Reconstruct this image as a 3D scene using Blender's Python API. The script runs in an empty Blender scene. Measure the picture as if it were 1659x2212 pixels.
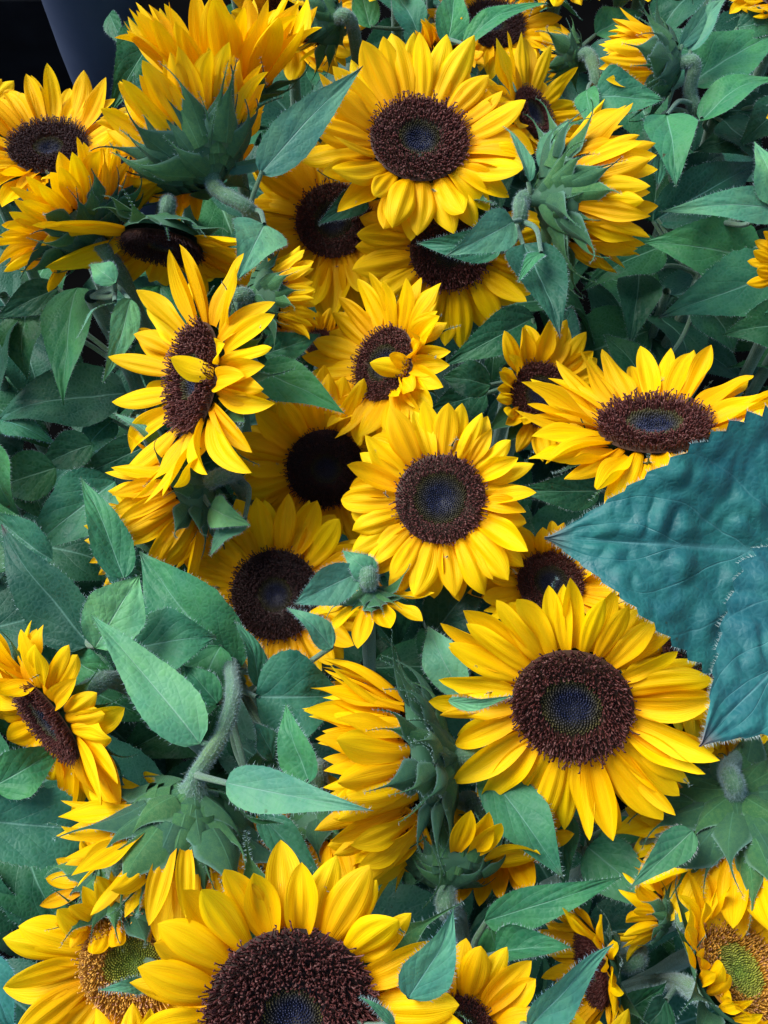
import bpy, math, random
from mathutils import Vector as V, Matrix, noise

PI = math.pi
R_ = math.radians
sc = bpy.context.scene
col = sc.collection

# ------------------------------------------------------------------ camera, sky, sun, exposure
CAN = 0.55                    # height of the flower canopy above the ground
PITCH = R_(25)                # camera tips 25 degrees away from looking straight down
TX = math.tan(R_(20))         # half of the horizontal field of view
cam_d = bpy.data.cameras.new('camera')
cam = bpy.data.objects.new('camera', cam_d); col.objects.link(cam)
cam.location = (0, -0.2536, CAN + 0.544)
cam.rotation_euler = (PITCH, 0, 0)
cam_d.sensor_fit = 'HORIZONTAL'; cam_d.angle_x = R_(40)
cam_d.clip_start = 0.02; cam_d.clip_end = 500
sc.camera = cam

w = bpy.data.worlds.new('World'); sc.world = w; w.use_nodes = True
wn = w.node_tree.nodes; wl = w.node_tree.links
sky = wn.new('ShaderNodeTexSky'); sky.sky_type = 'NISHITA'; sky.sun_disc = False
SUN_EL, SUN_AZ = R_(50), R_(-62)     # azimuth measured from +y towards +x
sky.sun_elevation = SUN_EL; sky.sun_rotation = SUN_AZ
wl.new(sky.outputs[0], wn['Background'].inputs[0]); wn['Background'].inputs[1].default_value = 0.047

sd = bpy.data.lights.new('sun', 'SUN'); sd.energy = 1.5; sd.angle = R_(38); sd.color = (1.0, 0.985, 0.96)
sun = bpy.data.objects.new('sun', sd); col.objects.link(sun)
sdir = V((math.sin(SUN_AZ) * math.cos(SUN_EL), math.cos(SUN_AZ) * math.cos(SUN_EL), math.sin(SUN_EL)))
sun.rotation_euler = sdir.to_track_quat('Z', 'Y').to_euler()
sun.location = sdir * 3

sc.view_settings.view_transform = 'Standard'; sc.view_settings.look = 'None'
sc.view_settings.gamma = 1; sc.view_settings.use_curve_mapping = False
sc.view_settings.exposure = 2.0
sc.cycles.use_denoising = True
sc.cycles.max_bounces = 7; sc.cycles.transmission_bounces = 5; sc.cycles.diffuse_bounces = 4

# ------------------------------------------------------------------ frames: a point in the place from where it is seen
CM = Matrix.Translation(cam.location) @ Matrix.Rotation(PITCH, 4, 'X')
CR = CM.to_3x3()
CX, CY, CZ = CR.col[0].copy(), CR.col[1].copy(), CR.col[2].copy()

def ray(px, py):
    return CR @ V(((px - 829.5) / 829.5 * TX, -(py - 1106) / 829.5 * TX, -1))
def depth(px, py):                       # depth of the flat canopy there
    return (CAN - cam.location.z) / ray(px, py).z
def at(px, py, dz=0.0):
    return cam.location + ray(px, py) * (depth(px, py) + dz)
def mpp(px, py, dz=0.0):                 # metres in one unit there
    return (depth(px, py) + dz) * TX / 829.5

# ------------------------------------------------------------------ materials
def mat(name):
    m = bpy.data.materials.new(name); m.use_nodes = True
    nt = m.node_tree
    return m, nt, nt.nodes['Principled BSDF'], nt.nodes['Material Output']
def nd(nt, t, **kw):
    n = nt.nodes.new(t)
    for k, v in kw.items():
        if k.startswith('i_'): n.inputs[int(k[2:])].default_value = v
        else: setattr(n, k, v)
    return n
def mth(nt, op, a, b=None, c=None, clamp=False):
    n = nt.nodes.new('ShaderNodeMath'); n.operation = op; n.use_clamp = clamp
    for i, x in enumerate((a, b, c)):
        if x is None: continue
        if isinstance(x, (int, float)): n.inputs[i].default_value = x
        else: nt.links.new(x, n.inputs[i])
    return n.outputs[0]
def mixc(nt, f, a, b, mode='MIX'):
    n = nt.nodes.new('ShaderNodeMix'); n.data_type = 'RGBA'; n.blend_type = mode
    for i, x in ((0, f), (6, a), (7, b)):
        if isinstance(x, (int, float)): n.inputs[i].default_value = x
        elif isinstance(x, tuple): n.inputs[i].default_value = (x + (1,))[:4]
        else: nt.links.new(x, n.inputs[i])
    return n.outputs[2]
def ramp(nt, f, stops):
    n = nt.nodes.new('ShaderNodeValToRGB'); e = n.color_ramp.elements
    while len(e) < len(stops): e.new(0.5)
    for k, (p, c) in enumerate(stops): e[k].position = p; e[k].color = (c + (1,))[:4] if isinstance(c, tuple) else (c, c, c, 1)
    nt.links.new(f, n.inputs[0]); return n.outputs[0]
def uvs(nt):
    u = nt.nodes.new('ShaderNodeUVMap'); s = nt.nodes.new('ShaderNodeSeparateXYZ')
    nt.links.new(u.outputs[0], s.inputs[0]); return u.outputs[0], s.outputs[0], s.outputs[1]
def bump(nt, h, strength, dist, bs):
    b = nt.nodes.new('ShaderNodeBump'); b.inputs['Strength'].default_value = strength; b.inputs['Distance'].default_value = dist
    nt.links.new(h, b.inputs['Height']); nt.links.new(b.outputs[0], bs.inputs['Normal']); return b.outputs[0]

def make_petal_mat():
    m, nt, bs, out = mat('petal_yellow'); L = nt.links
    uv, u, v = uvs(nt)
    oi = nt.nodes.new('ShaderNodeObjectInfo')
    mp = nd(nt, 'ShaderNodeMapping'); L.new(uv, mp.inputs[0]); mp.inputs['Scale'].default_value = (1.6, 26, 1)
    off = nt.nodes.new('ShaderNodeCombineXYZ'); L.new(mth(nt, 'MULTIPLY', oi.outputs['Random'], 50), off.inputs[0]); L.new(off.outputs[0], mp.inputs['Location'])
    ns = nd(nt, 'ShaderNodeTexNoise'); ns.inputs['Scale'].default_value = 1.0; ns.inputs['Detail'].default_value = 3; L.new(mp.outputs[0], ns.inputs[0])
    base = ramp(nt, u, [(0.0, (0.86, 0.36, 0.0)), (0.2, (0.94, 0.52, 0.0)), (0.55, (0.96, 0.615, 0.0)), (1.0, (0.96, 0.655, 0.003))])
    c = mixc(nt, mth(nt, 'MULTIPLY', mth(nt, 'SUBTRACT', ns.outputs[0], 0.42, clamp=True), 2.6), base, (0.92, 0.48, 0.0))
    hs = nt.nodes.new('ShaderNodeHueSaturation')
    L.new(mth(nt, 'MULTIPLY_ADD', oi.outputs['Random'], 0.018, 0.491), hs.inputs['Hue'])
    L.new(mth(nt, 'MULTIPLY_ADD', oi.outputs['Random'], 0.12, 0.93), hs.inputs['Value'])
    L.new(c, hs.inputs['Color'])
    c = mixc(nt, 1.0, hs.outputs[0], oi.outputs['Color'], 'MULTIPLY')
    L.new(c, bs.inputs['Base Color'])
    bs.inputs['Roughness'].default_value = 0.52; bs.inputs['Specular IOR Level'].default_value = 0.14
    nrm = bump(nt, ns.outputs[0], 0.45, 0.0012, bs)
    tr = nt.nodes.new('ShaderNodeBsdfTranslucent'); L.new(c, tr.inputs[0]); L.new(nrm, tr.inputs[1])
    mx = nt.nodes.new('ShaderNodeMixShader'); mx.inputs[0].default_value = 0.34
    L.new(bs.outputs[0], mx.inputs[1]); L.new(tr.outputs[0], mx.inputs[2]); L.new(mx.outputs[0], out.inputs[0])
    return m

def make_leaf_mat(name, green, vein, sheen, nv=4.6, pucker=1.0, spec=0.15, rough=.22, lat=.35, rim=0):
    m, nt, bs, out = mat(name); L = nt.links
    uv, u, v = uvs(nt)
    oi = nt.nodes.new('ShaderNodeObjectInfo'); tc = nt.nodes.new('ShaderNodeTexCoord')
    av = mth(nt, 'ABSOLUTE', mth(nt, 'MULTIPLY_ADD', v, 2, -1))
    wob = nd(nt, 'ShaderNodeTexNoise'); wob.inputs['Scale'].default_value = 28; L.new(tc.outputs['Object'], wob.inputs[0])
    q = mth(nt, 'ADD', mth(nt, 'SUBTRACT', mth(nt, 'MULTIPLY', u, nv), mth(nt, 'MULTIPLY', mth(nt, 'POWER', av, 0.8), 2.2)),
            mth(nt, 'MULTIPLY', wob.outputs[0], 0.7))
    fr = mth(nt, 'ABSOLUTE', mth(nt, 'SUBTRACT', mth(nt, 'FRACT', q), 0.5))          # 0 on a lateral vein
    latw = lat
    lat = mth(nt, 'SUBTRACT', 1, mth(nt, 'MULTIPLY', fr, 1 / 0.030), clamp=True)
    lat = mth(nt, 'MULTIPLY', lat, mth(nt, 'SUBTRACT', 1.05, av, clamp=True))
    midw = mth(nt, 'MULTIPLY_ADD', u, -0.035, 0.055)
    mid = mth(nt, 'SUBTRACT', 1, mth(nt, 'DIVIDE', av, midw), clamp=True)
    vm = mth(nt, 'MAXIMUM', mth(nt, 'MULTIPLY', lat, latw), mid)
    vor = nd(nt, 'ShaderNodeTexVoronoi'); vor.feature = 'DISTANCE_TO_EDGE'; vor.inputs['Scale'].default_value = 330; L.new(tc.outputs['Object'], vor.inputs[0])
    net = mth(nt, 'MULTIPLY', vor.outputs[0], 3.0, clamp=True)
    blo = nd(nt, 'ShaderNodeTexNoise'); blo.inputs['Scale'].default_value = 75; blo.inputs['Detail'].default_value = 5; L.new(tc.outputs['Object'], blo.inputs[0])
    big = nd(nt, 'ShaderNodeTexNoise'); big.inputs['Scale'].default_value = 22; L.new(tc.outputs['Object'], big.inputs[0])
    g2 = (green[0] * 2.0, green[1] * 1.45, green[2] * 1.1)
    c = mixc(nt, mth(nt, 'MULTIPLY_ADD', mth(nt, 'ADD', blo.outputs[0], big.outputs[0]), 2.2, -1.75, clamp=True), green, g2)
    c = mixc(nt, mth(nt, 'MULTIPLY_ADD', net, -0.12, 0.12), c, vein)
    c = mixc(nt, mth(nt, 'MULTIPLY', vm, 0.75), c, vein)
    if rim: c = mixc(nt, mth(nt, 'MULTIPLY_ADD', av, 5, -4, clamp=True), c, (.13, .27, .20))
    spot = nd(nt, 'ShaderNodeTexNoise'); spot.inputs['Scale'].default_value = 190; L.new(tc.outputs['Object'], spot.inputs[0])
    c = mixc(nt, mth(nt, 'MULTIPLY_ADD', spot.outputs[0], 12, -8.9, clamp=True), c, (0.05, 0.05, 0.022))
    tip = mth(nt, 'MULTIPLY_ADD', u, 9, -8.1, clamp=True)
    c = mixc(nt, mth(nt, 'MULTIPLY', tip, mth(nt, 'MULTIPLY_ADD', oi.outputs['Random'], 1.2, -0.25, clamp=True)), c, (0.20, 0.13, 0.15))
    hs = nt.nodes.new('ShaderNodeHueSaturation')
    L.new(mth(nt, 'MULTIPLY_ADD', oi.outputs['Random'], 0.065, 0.462), hs.inputs['Hue'])
    L.new(mth(nt, 'MULTIPLY_ADD', oi.outputs['Random'], -0.45, 1.18), hs.inputs['Value']); L.new(c, hs.inputs['Color'])
    c = mixc(nt, 1.0, hs.outputs[0], oi.outputs['Color'], 'MULTIPLY')
    L.new(c, bs.inputs['Base Color'])
    bs.inputs['Roughness'].default_value = 0.46; bs.inputs['Specular IOR Level'].default_value = spec
    L.new(mth(nt, 'MULTIPLY_ADD', blo.outputs[0], 0.5, rough), bs.inputs['Roughness'])
    bs.inputs['Sheen Weight'].default_value = sheen; bs.inputs['Sheen Tint'].default_value = (0.72, 0.9, 1, 1); bs.inputs['Sheen Roughness'].default_value = 0.4
    h = mth(nt, 'ADD', mth(nt, 'MULTIPLY', vm, -0.6), mth(nt, 'MULTIPLY', mth(nt, 'POWER', mth(nt, 'MULTIPLY', fr, 2), 0.7), 0.45 * pucker))
    h = mth(nt, 'ADD', h, mth(nt, 'MULTIPLY', blo.outputs[0], 1.3 * pucker)); h = mth(nt, 'ADD', h, mth(nt, 'MULTIPLY', net, 0.22))
    nrm = bump(nt, h, 0.45, 0.0013, bs)
    tr = nt.nodes.new('ShaderNodeBsdfTranslucent'); L.new(mixc(nt, 0.5, c, (0.08, 0.2, 0.02)), tr.inputs[0]); L.new(nrm, tr.inputs[1])
    mx = nt.nodes.new('ShaderNodeMixShader'); mx.inputs[0].default_value = 0.12
    L.new(bs.outputs[0], mx.inputs[1]); L.new(tr.outputs[0], mx.inputs[2]); L.new(mx.outputs[0], out.inputs[0])
    return m

def make_plain(name, c1, c2, scale, rough, sheen=0.0, spec=0.4, bmp=0.3, dist=0.0006):
    m, nt, bs, out = mat(name); L = nt.links
    tc = nt.nodes.new('ShaderNodeTexCoord'); oi = nt.nodes.new('ShaderNodeObjectInfo')
    n = nd(nt, 'ShaderNodeTexNoise'); n.inputs['Scale'].default_value = scale; n.inputs['Detail'].default_value = 6; L.new(tc.outputs['Object'], n.inputs[0])
    c = mixc(nt, mth(nt, 'MULTIPLY_ADD', n.outputs[0], 2.4, -0.7, clamp=True), c1, c2)
    c = mixc(nt, 1.0, c, oi.outputs['Color'], 'MULTIPLY')
    L.new(c, bs.inputs['Base Color']); bs.inputs['Roughness'].default_value = rough; bs.inputs['Specular IOR Level'].default_value = spec
    bs.inputs['Sheen Weight'].default_value = sheen; bs.inputs['Sheen Tint'].default_value = (0.7, 0.88, 1, 1); bs.inputs['Sheen Roughness'].default_value = 0.35
    if bmp: bump(nt, n.outputs[0], bmp, dist, bs)
    return m

def make_stem_mat():
    m, nt, bs, out = mat('stem_green'); L = nt.links
    uv, u, v = uvs(nt); tc = nt.nodes.new('ShaderNodeTexCoord')
    mp = nd(nt, 'ShaderNodeMapping'); L.new(uv, mp.inputs[0]); mp.inputs['Scale'].default_value = (1.0, 22, 1)
    a = nd(nt, 'ShaderNodeTexNoise'); a.inputs['Scale'].default_value = 1.0; a.inputs['Detail'].default_value = 4; L.new(mp.outputs[0], a.inputs[0])
    b = nd(nt, 'ShaderNodeTexNoise'); b.inputs['Scale'].default_value = 900; b.inputs['Detail'].default_value = 2; L.new(tc.outputs['Object'], b.inputs[0])
    g = nd(nt, 'ShaderNodeTexNoise'); g.inputs['Scale'].default_value = 45; L.new(tc.outputs['Object'], g.inputs[0])
    c = mixc(nt, mth(nt, 'MULTIPLY_ADD', a.outputs[0], 3, -1, clamp=True), (.05, .14, .07), (.10, .20, .11))
    c = mixc(nt, mth(nt, 'MULTIPLY_ADD', b.outputs[0], 3, -1.5, clamp=True), c, (.19, .29, .23))
    c = mixc(nt, mth(nt, 'MULTIPLY_ADD', g.outputs[0], 3, -1.5, clamp=True), c, (.11, .19, .07))
    L.new(c, bs.inputs['Base Color']); bs.inputs['Roughness'].default_value = .65; bs.inputs['Specular IOR Level'].default_value = .2
    bs.inputs['Sheen Weight'].default_value = .35; bs.inputs['Sheen Tint'].default_value = (.75, .9, 1, 1)
    bump(nt, mth(nt, 'ADD', a.outputs[0], mth(nt, 'MULTIPLY', b.outputs[0], .5)), .8, .0012, bs)
    return m

def make_floret_mat():
    m, nt, bs, out = mat('floret'); L = nt.links
    a = nt.nodes.new('ShaderNodeAttribute'); a.attribute_name = 'tone'
    L.new(a.outputs['Color'], bs.inputs['Base Color'])
    L.new(a.outputs['Alpha'], bs.inputs['Roughness']); bs.inputs['Specular IOR Level'].default_value = 0.35
    return m

M = {}
M['petal'] = make_petal_mat()
M['leaf'] = make_leaf_mat('leaf_shaded_green', (0.010, 0.074, 0.044), (0.14, 0.32, 0.24), 0.04)  # mature green, darkened further so deep leaves carry shade in their colour
M['leaf_pale'] = make_leaf_mat('leaf_front_lit', (0.060, 0.225, 0.145), (0.22, 0.40, 0.31), 0.08, pucker=0.6)  # young and underside tone, also brightened in colour so front leaves look lit
M['leaf_mid'] = make_leaf_mat('leaf_mid', (0.024, 0.148, 0.082), (0.16, 0.36, 0.27), 0.06)  # lighter copy for leaves nearer the front; lit look is in the colour
M['leaf_big'] = make_leaf_mat('leaf_big', (0.009, 0.115, 0.125), (0.08, 0.27, 0.27), 0.06, nv=4.0, pucker=2.0, spec=.28, rough=.30, lat=.9)
M['bract'] = make_leaf_mat('bract_green', (0.030, 0.115, 0.058), (0.08, 0.22, 0.12), 0.08, nv=4.0, pucker=0.3, rim=1)
M['stem'] = make_stem_mat()
M['cup'] = make_plain('receptacle_green', (0.030, 0.105, 0.05), (0.05, 0.14, 0.075), 200, 0.6)
M['hair'] = make_plain('plant_hair', (0.22, 0.34, 0.33), (0.30, 0.43, 0.44), 50, 0.5, bmp=0)
M['floret'] = make_floret_mat()

# ------------------------------------------------------------------ mesh helpers
def new_mesh(name, vs, fs, mats, uv=None, mi=None, smooth=True, tone=None):
    me = bpy.data.meshes.new(name); me.from_pydata(vs, [], fs)
    for m in mats: me.materials.append(m)
    if smooth: me.polygons.foreach_set('use_smooth', [True] * len(fs))
    if mi: me.polygons.foreach_set('material_index', mi)
    if uv:
        l = me.uv_layers.new(name='UVMap'); flat = []
        for f in fs:
            for i in f: flat += uv[i]
        l.data.foreach_set('uv', flat)
    if tone:
        a = me.color_attributes.new('tone', 'FLOAT_COLOR', 'POINT'); flat = []
        for t in tone: flat += t
        a.data.foreach_set('color', flat)
    me.update(); return me
def link(name, me, parent=None, mw=None):
    o = bpy.data.objects.new(name, me); col.objects.link(o)
    if parent is not None: o.parent = parent
    if mw is not None: o.matrix_basis = (INV[parent] @ mw) if parent is not None else mw
    return o
INV = {}
def empty(name, loc, label, cat, group=None):
    o = bpy.data.objects.new(name, None); col.objects.link(o); o.location = loc; o.empty_display_size = 0.02
    o['label'] = label; o['category'] = cat
    if group: o['group'] = group
    INV[o] = Matrix.Translation(loc).inverted(); return o
def frame(x, z, loc, s=1.0, sy=None):
    x = x.normalized(); y = z.cross(x).normalized(); z = x.cross(y)
    sy = s if sy is None else sy
    m = Matrix(((x.x * s, y.x * sy, z.x * s, loc.x), (x.y * s, y.y * sy, z.y * s, loc.y), (x.z * s, y.z * sy, z.z * s, loc.z), (0, 0, 0, 1)))
    return m
def hairs(vs, fs, mi, uv, pts, rnd, ln, wd=0.00011, idx=1):
    for p, d in pts:
        d = (d + V((rnd.uniform(-.5, .5), rnd.uniform(-.5, .5), rnd.uniform(-.5, .5)))).normalized()
        s = d.cross(V((rnd.uniform(-1, 1), rnd.uniform(-1, 1), rnd.uniform(-1, 1)))).normalized() * wd
        k = len(vs); l = ln * rnd.uniform(0.5, 1.3)
        vs += [p - s, p + s, p + d * l]; fs.append((k, k + 1, k + 2)); mi.append(idx)
        if uv is not None: uv += [(0, 0)] * 3

# ------------------------------------------------------------------ petals: unit length along x, upper face +z
def petal_mesh(k, bend, cupx, wr, tw, wav):
    rnd = random.Random(1000 + k); nL, nW = 15, 12
    vs, fs, uv = [], [], []; x = z = 0.0; ph = rnd.uniform(0, 6); tipn = rnd.uniform(1.6, 2.3); side = rnd.uniform(-.12, .12)
    kink = rnd.uniform(0.5, 0.9); amp = rnd.uniform(0.06, 0.10)
    for i in range(nL + 1):
        t = i / nL
        th = bend * (t - 0.15) + 0.25 * bend * math.sin(t * PI * 1.5 + ph) * kink
        if i: x += math.cos(th) / nL; z += math.sin(th) / nL
        s = 0.46 + 0.54 * math.sin(min(t / 0.52, 1) * PI / 2) if t < 0.52 else (1 - ((t - 0.52) / 0.48) ** tipn) ** 0.82
        if i == nL: s = 0.015
        hw = 0.5 * wr * s; a = tw * t
        for j in range(nW + 1):
            v = 2 * j / nW - 1
            yy = v * hw
            zz = cupx * hw * (v * v - 0.3) + amp * hw * math.cos(v * 2.5 * PI + 0.3) * math.sin(PI * min(t * 1.1, 1)) * 1.4
            zz += wav * v * abs(v) * hw * math.sin(t * 7 + ph)
            y2 = yy * math.cos(a) - zz * math.sin(a); z2 = yy * math.sin(a) + zz * math.cos(a)
            vs.append((x - z2 * math.sin(th), y2 + side * t * t, z + z2 * math.cos(th))); uv.append((t, j / nW))
    for i in range(nL):
        for j in range(nW):
            q = i * (nW + 1) + j; fs.append((q, q + nW + 1, q + nW + 2, q + 1))
    return new_mesh('petal', vs, fs, [M['petal']], uv)
PET = {}
def petals_for(bend, wr):
    key = (round(bend * 2) / 2, round(wr * 10) / 10)
    if key not in PET:
        r = random.Random(hash(key) % 9999)
        PET[key] = [petal_mesh(len(PET) * 10 + k, key[0] + r.uniform(-.45, .45), r.choice((-.55, -.3, .35, .6, .75)) + r.uniform(-.1, .1), key[1] * r.uniform(.88, 1.16), r.uniform(-.45, .45), r.uniform(0, .45)) for k in range(9)]
    return PET[key]

# ------------------------------------------------------------------ bracts: ovate with a long drawn-out tip
def bract_mesh(k):
    rnd = random.Random(300 + k); nL, nW = 14, 6; vs, fs, uv, mi = [], [], [], []
    bend = rnd.uniform(-1.7, .9) if k < 6 else rnd.uniform(.35, 1.1); x = z = 0.0; side = rnd.uniform(-.2, .2); edge = []
    for i in range(nL + 1):
        t = i / nL; th = bend * t * t + 0.2 * math.sin(t * 5 + k)
        if i: x += math.cos(th) / nL; z += math.sin(th) / nL
        s = 0.75 + 0.25 * math.sin(min(t / .25, 1) * PI / 2) if t < .25 else max(0.0, 1 - (t - .25) / .42) ** 1.35 * .88 + .12 * (1 - (t - .25) / .75)
        hw = 0.21 * s + 0.002
        for j in range(nW + 1):
            v = 2 * j / nW - 1; zz = 0.55 * hw * v * v - 0.012 * math.exp(-(v * 6) ** 2)
            vs.append(V((x - zz * math.sin(th), v * hw + side * t ** 3, z + zz * math.cos(th)))); uv.append((t * .9, j / nW))
            if abs(v) == 1: edge.append((vs[-1], V((.35, v, .1))))
    for i in range(nL):
        for j in range(nW):
            q = i * (nW + 1) + j; fs.append((q, q + nW + 1, q + nW + 2, q + 1)); mi.append(0)
    pts = []
    for p, d in edge:
        for _ in range(5): pts.append((p + V((rnd.uniform(-.03, .03), 0, 0)), d))
    hairs(vs, fs, mi, uv, pts, rnd, 0.030, 0.0018)
    return new_mesh('bract', vs, fs, [M['bract'], M['hair']], uv, mi)
BR = [bract_mesh(k) for k in range(12)]

# ------------------------------------------------------------------ discs and florets, unit radius, facing +z
def disc_h(r): return 0.10 + 0.10 * math.sin(min(r, 1) * PI * .62) - (0.30 * max(0, r - .8) ** 1.3) - 0.05 * math.exp(-(r * 4) ** 2)
def disc_mesh(kind):
    vs, fs, tone = [], [], []; nr, na = 12, 40
    for i in range(nr + 1):
        r = i / nr
        for j in range(na):
            a = 2 * PI * j / na; vs.append((r * math.cos(a), r * math.sin(a), disc_h(r)))
            if kind == 'green': c = (.10, .17, .02) if r < .5 else (.30, .14, .01)
            elif kind == 'dark': c = (.010, .008, .010) if r < .35 else (.022, .008, .004)
            else: c = (.010, .012, .018) if r < .32 else ((.024, .020, .006) if r < .55 else (.045, .017, .005))
            tone.append(c + (.6,))
    for i in range(nr):
        for j in range(na):
            a = i * na + j; b = i * na + (j + 1) % na; fs.append((a, a + na, b + na, b))
    return new_mesh('disc', vs, fs, [M['floret']], tone=tone)
def floret_mesh(kind, seed):
    rnd = random.Random(seed); vs, fs, tone = [], [], []
    n = 2700 if kind in ('late', 'dark') else 1500; fs_ = math.sqrt(1250 / n); inner = {'open': (.52, .60, .44)[seed % 3], 'dark': .40, 'green': .55, 'late': .36}[kind]
    ga = PI * (3 - math.sqrt(5))
    for i in range(n):
        r = math.sqrt((i + .5) / n); a = i * ga; ca, sa = math.cos(a), math.sin(a)
        if r < inner * rnd.uniform(.97, 1.05):
            s = (.024 + .006 * r) * fs_; z0 = disc_h(r) - .004; hgt = (.030 + .045 * r / inner) * fs_ * rnd.uniform(.6, 1.5)
            if kind == 'green': c = (.15 + .22 * r, .24 + .05 * r, .03); rg = .45
            else:
                f = min(1, max(0, (r / inner - .5) * 2.2)); c = (.011 + .040 * f, .015 + .028 * f, .042 - .032 * f); rg = .30 + .25 * f
            bb = rnd.uniform(.55, 1.5); c = tuple(x * bb for x in c)
            k = len(vs); tx = ca * (r - .012) + rnd.uniform(-.006, .006); ty = sa * (r - .012) + rnd.uniform(-.006, .006)
            for q in range(5):
                b = a + q * 2 * PI / 5; vs.append((ca * r + s * math.cos(b), sa * r + s * math.sin(b), z0)); tone.append((c[0] * .5, c[1] * .5, c[2] * .5, .6))
            for q in range(5):
                b = a + q * 2 * PI / 5; vs.append((tx + .55 * s * math.cos(b), ty + .55 * s * math.sin(b), z0 + hgt * .75)); tone.append(c + (rg,))
            vs.append((tx, ty, z0 + hgt)); tone.append((c[0] * 1.5, c[1] * 1.5, c[2] * 1.6, rg))
            for q in range(5):
                q2 = (q + 1) % 5; fs.append((k + q, k + q2, k + 5 + q2, k + 5 + q)); fs.append((k + 5 + q, k + 5 + q2, k + 10))
        else:
            if rnd.random() < .12: continue
            # a tube that leans out, its stigma curled over at the top
            lean = .05 + .22 * max(0, r - .7) / .3 + rnd.uniform(-.14, .16); hh = (.13 + .08 * (r - inner)) * rnd.uniform(.7, 1.3)
            z0 = disc_h(r) - .01; sw = a + rnd.uniform(-.8, .8); P = []
            dx, dy = math.cos(sw), math.sin(sw); rr = r * (1 - .02)
            for t in (0, .45, .85, 1.0): P.append(V((ca * rr + dx * lean * hh * t * t * 2.4, sa * rr + dy * lean * hh * t * t * 2.4, z0 + hh * t)))
            cu = rnd.uniform(-1, 1) * 2.5; P.append(P[-1] + V((math.cos(sw + cu) * .028 * fs_, math.sin(sw + cu) * .028 * fs_, .004 if rnd.random() < .6 else -.016)))
            rad = [x * fs_ for x in (.013, .011, .012, .017, .010)]
            if kind == 'green':
                b = rnd.uniform(.8, 1.2); cb, ct = (.42 * b, .19 * b, .010), (.66 * b, .34 * b, .05)
                if rnd.random() < .2: ct = (.42, .20, .10)
            else:
                b = rnd.uniform(.6, 1.35); cb = (.058 * b, .013 * b, .009 * b); ct = (.078 * b, .017 * b, .014 * b)
                if kind == 'dark': cb, ct = (.050 * b, .015 * b, .006 * b), (.030 * b, .009 * b, .010 * b)
                elif rnd.random() < .13: ct = (.15, .06, .05)
            k = len(vs)
            for e, p in enumerate(P):
                for q in range(4):
                    an = q * PI / 2 + .4; vs.append((p.x + rad[e] * math.cos(an), p.y + rad[e] * math.sin(an), p.z)); tone.append((cb if e < 2 else ct) + (.62,))
            for e in range(len(P) - 1):
                for q in range(4):
                    q2 = (q + 1) % 4; fs.append((k + e * 4 + q, k + e * 4 + q2, k + e * 4 + 4 + q2, k + e * 4 + 4 + q))
            e = k + (len(P) - 1) * 4; fs.append((e, e + 1, e + 2, e + 3))
    return new_mesh('floret', vs, fs, [M['floret']], tone=tone)
DISC = {k: disc_mesh(k) for k in ('open', 'dark', 'green')}; DISC['late'] = DISC['dark']
FLO = {(k, s): floret_mesh(k, s) for k in ('open', 'dark', 'green', 'late') for s in ((0, 1, 2) if k == 'open' else (1,))}

def cup_mesh():
    prof = [(.98, .02), (.97, -.08), (.88, -.20), (.66, -.32), (.42, -.42), (.25, -.50), (.19, -.60), (.17, -.74)]
    vs, fs = [], []; na = 24
    for r, z in prof:
        for j in range(na): a = 2 * PI * j / na; vs.append((r * math.cos(a), r * math.sin(a), z))
    for i in range(len(prof) - 1):
        for j in range(na): a = i * na + j; b = i * na + (j + 1) % na; fs.append((a, b, b + na, a + na))
    return new_mesh('receptacle', vs, fs, [M['cup']])
CUP = cup_mesh()

def bez(p, n):
    """smooth polyline through the points (Catmull-Rom)"""
    q = [p[0] * 2 - p[1]] + p + [p[-1] * 2 - p[-2]]; out = []
    for i in range(1, len(q) - 2):
        for k in range(n):
            t = k / n; a, b, c, d = q[i - 1:i + 3]
            out.append(.5 * ((2 * b) + (c - a) * t + (2 * a - 5 * b + 4 * c - d) * t * t + (3 * b - a - 3 * c + d) * t ** 3))
    out.append(p[-1]); return out
def tube(pts, radf, ns, vs, fs, mi=None, idx=0, hair=None, rnd=None, uv=None):
    up = V((.3, .5, .8)); k0 = len(vs); hp = []
    for i, p in enumerate(pts):
        d = (pts[min(i + 1, len(pts) - 1)] - pts[max(i - 1, 0)]).normalized()
        a = (up - d * up.dot(d)); a = a.normalized() if a.length > .05 else d.orthogonal().normalized(); b = d.cross(a); up = a
        r = radf(i / (len(pts) - 1))
        for q in range(ns):
            an = 2 * PI * q / ns; o = a * math.cos(an) + b * math.sin(an); vs.append(p + o * r)
            if uv is not None: uv.append((i * .35, q / ns))
            if hair and i / len(pts) < hair[1]:
                for _ in range(hair[0]):
                    an2 = an + rnd.uniform(0, 6.28 / ns); o2 = a * math.cos(an2) + b * math.sin(an2)
                    hp.append((p + o2 * r * .98 + d * rnd.uniform(-.5, .5) * (pts[1] - pts[0]).length, o2))
    for i in range(len(pts) - 1):
        for q in range(ns):
            q2 = (q + 1) % ns; fs.append((k0 + i * ns + q, k0 + i * ns + q2, k0 + (i + 1) * ns + q2, k0 + (i + 1) * ns + q))
            if mi is not None: mi.append(idx)
    return hp

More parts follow.
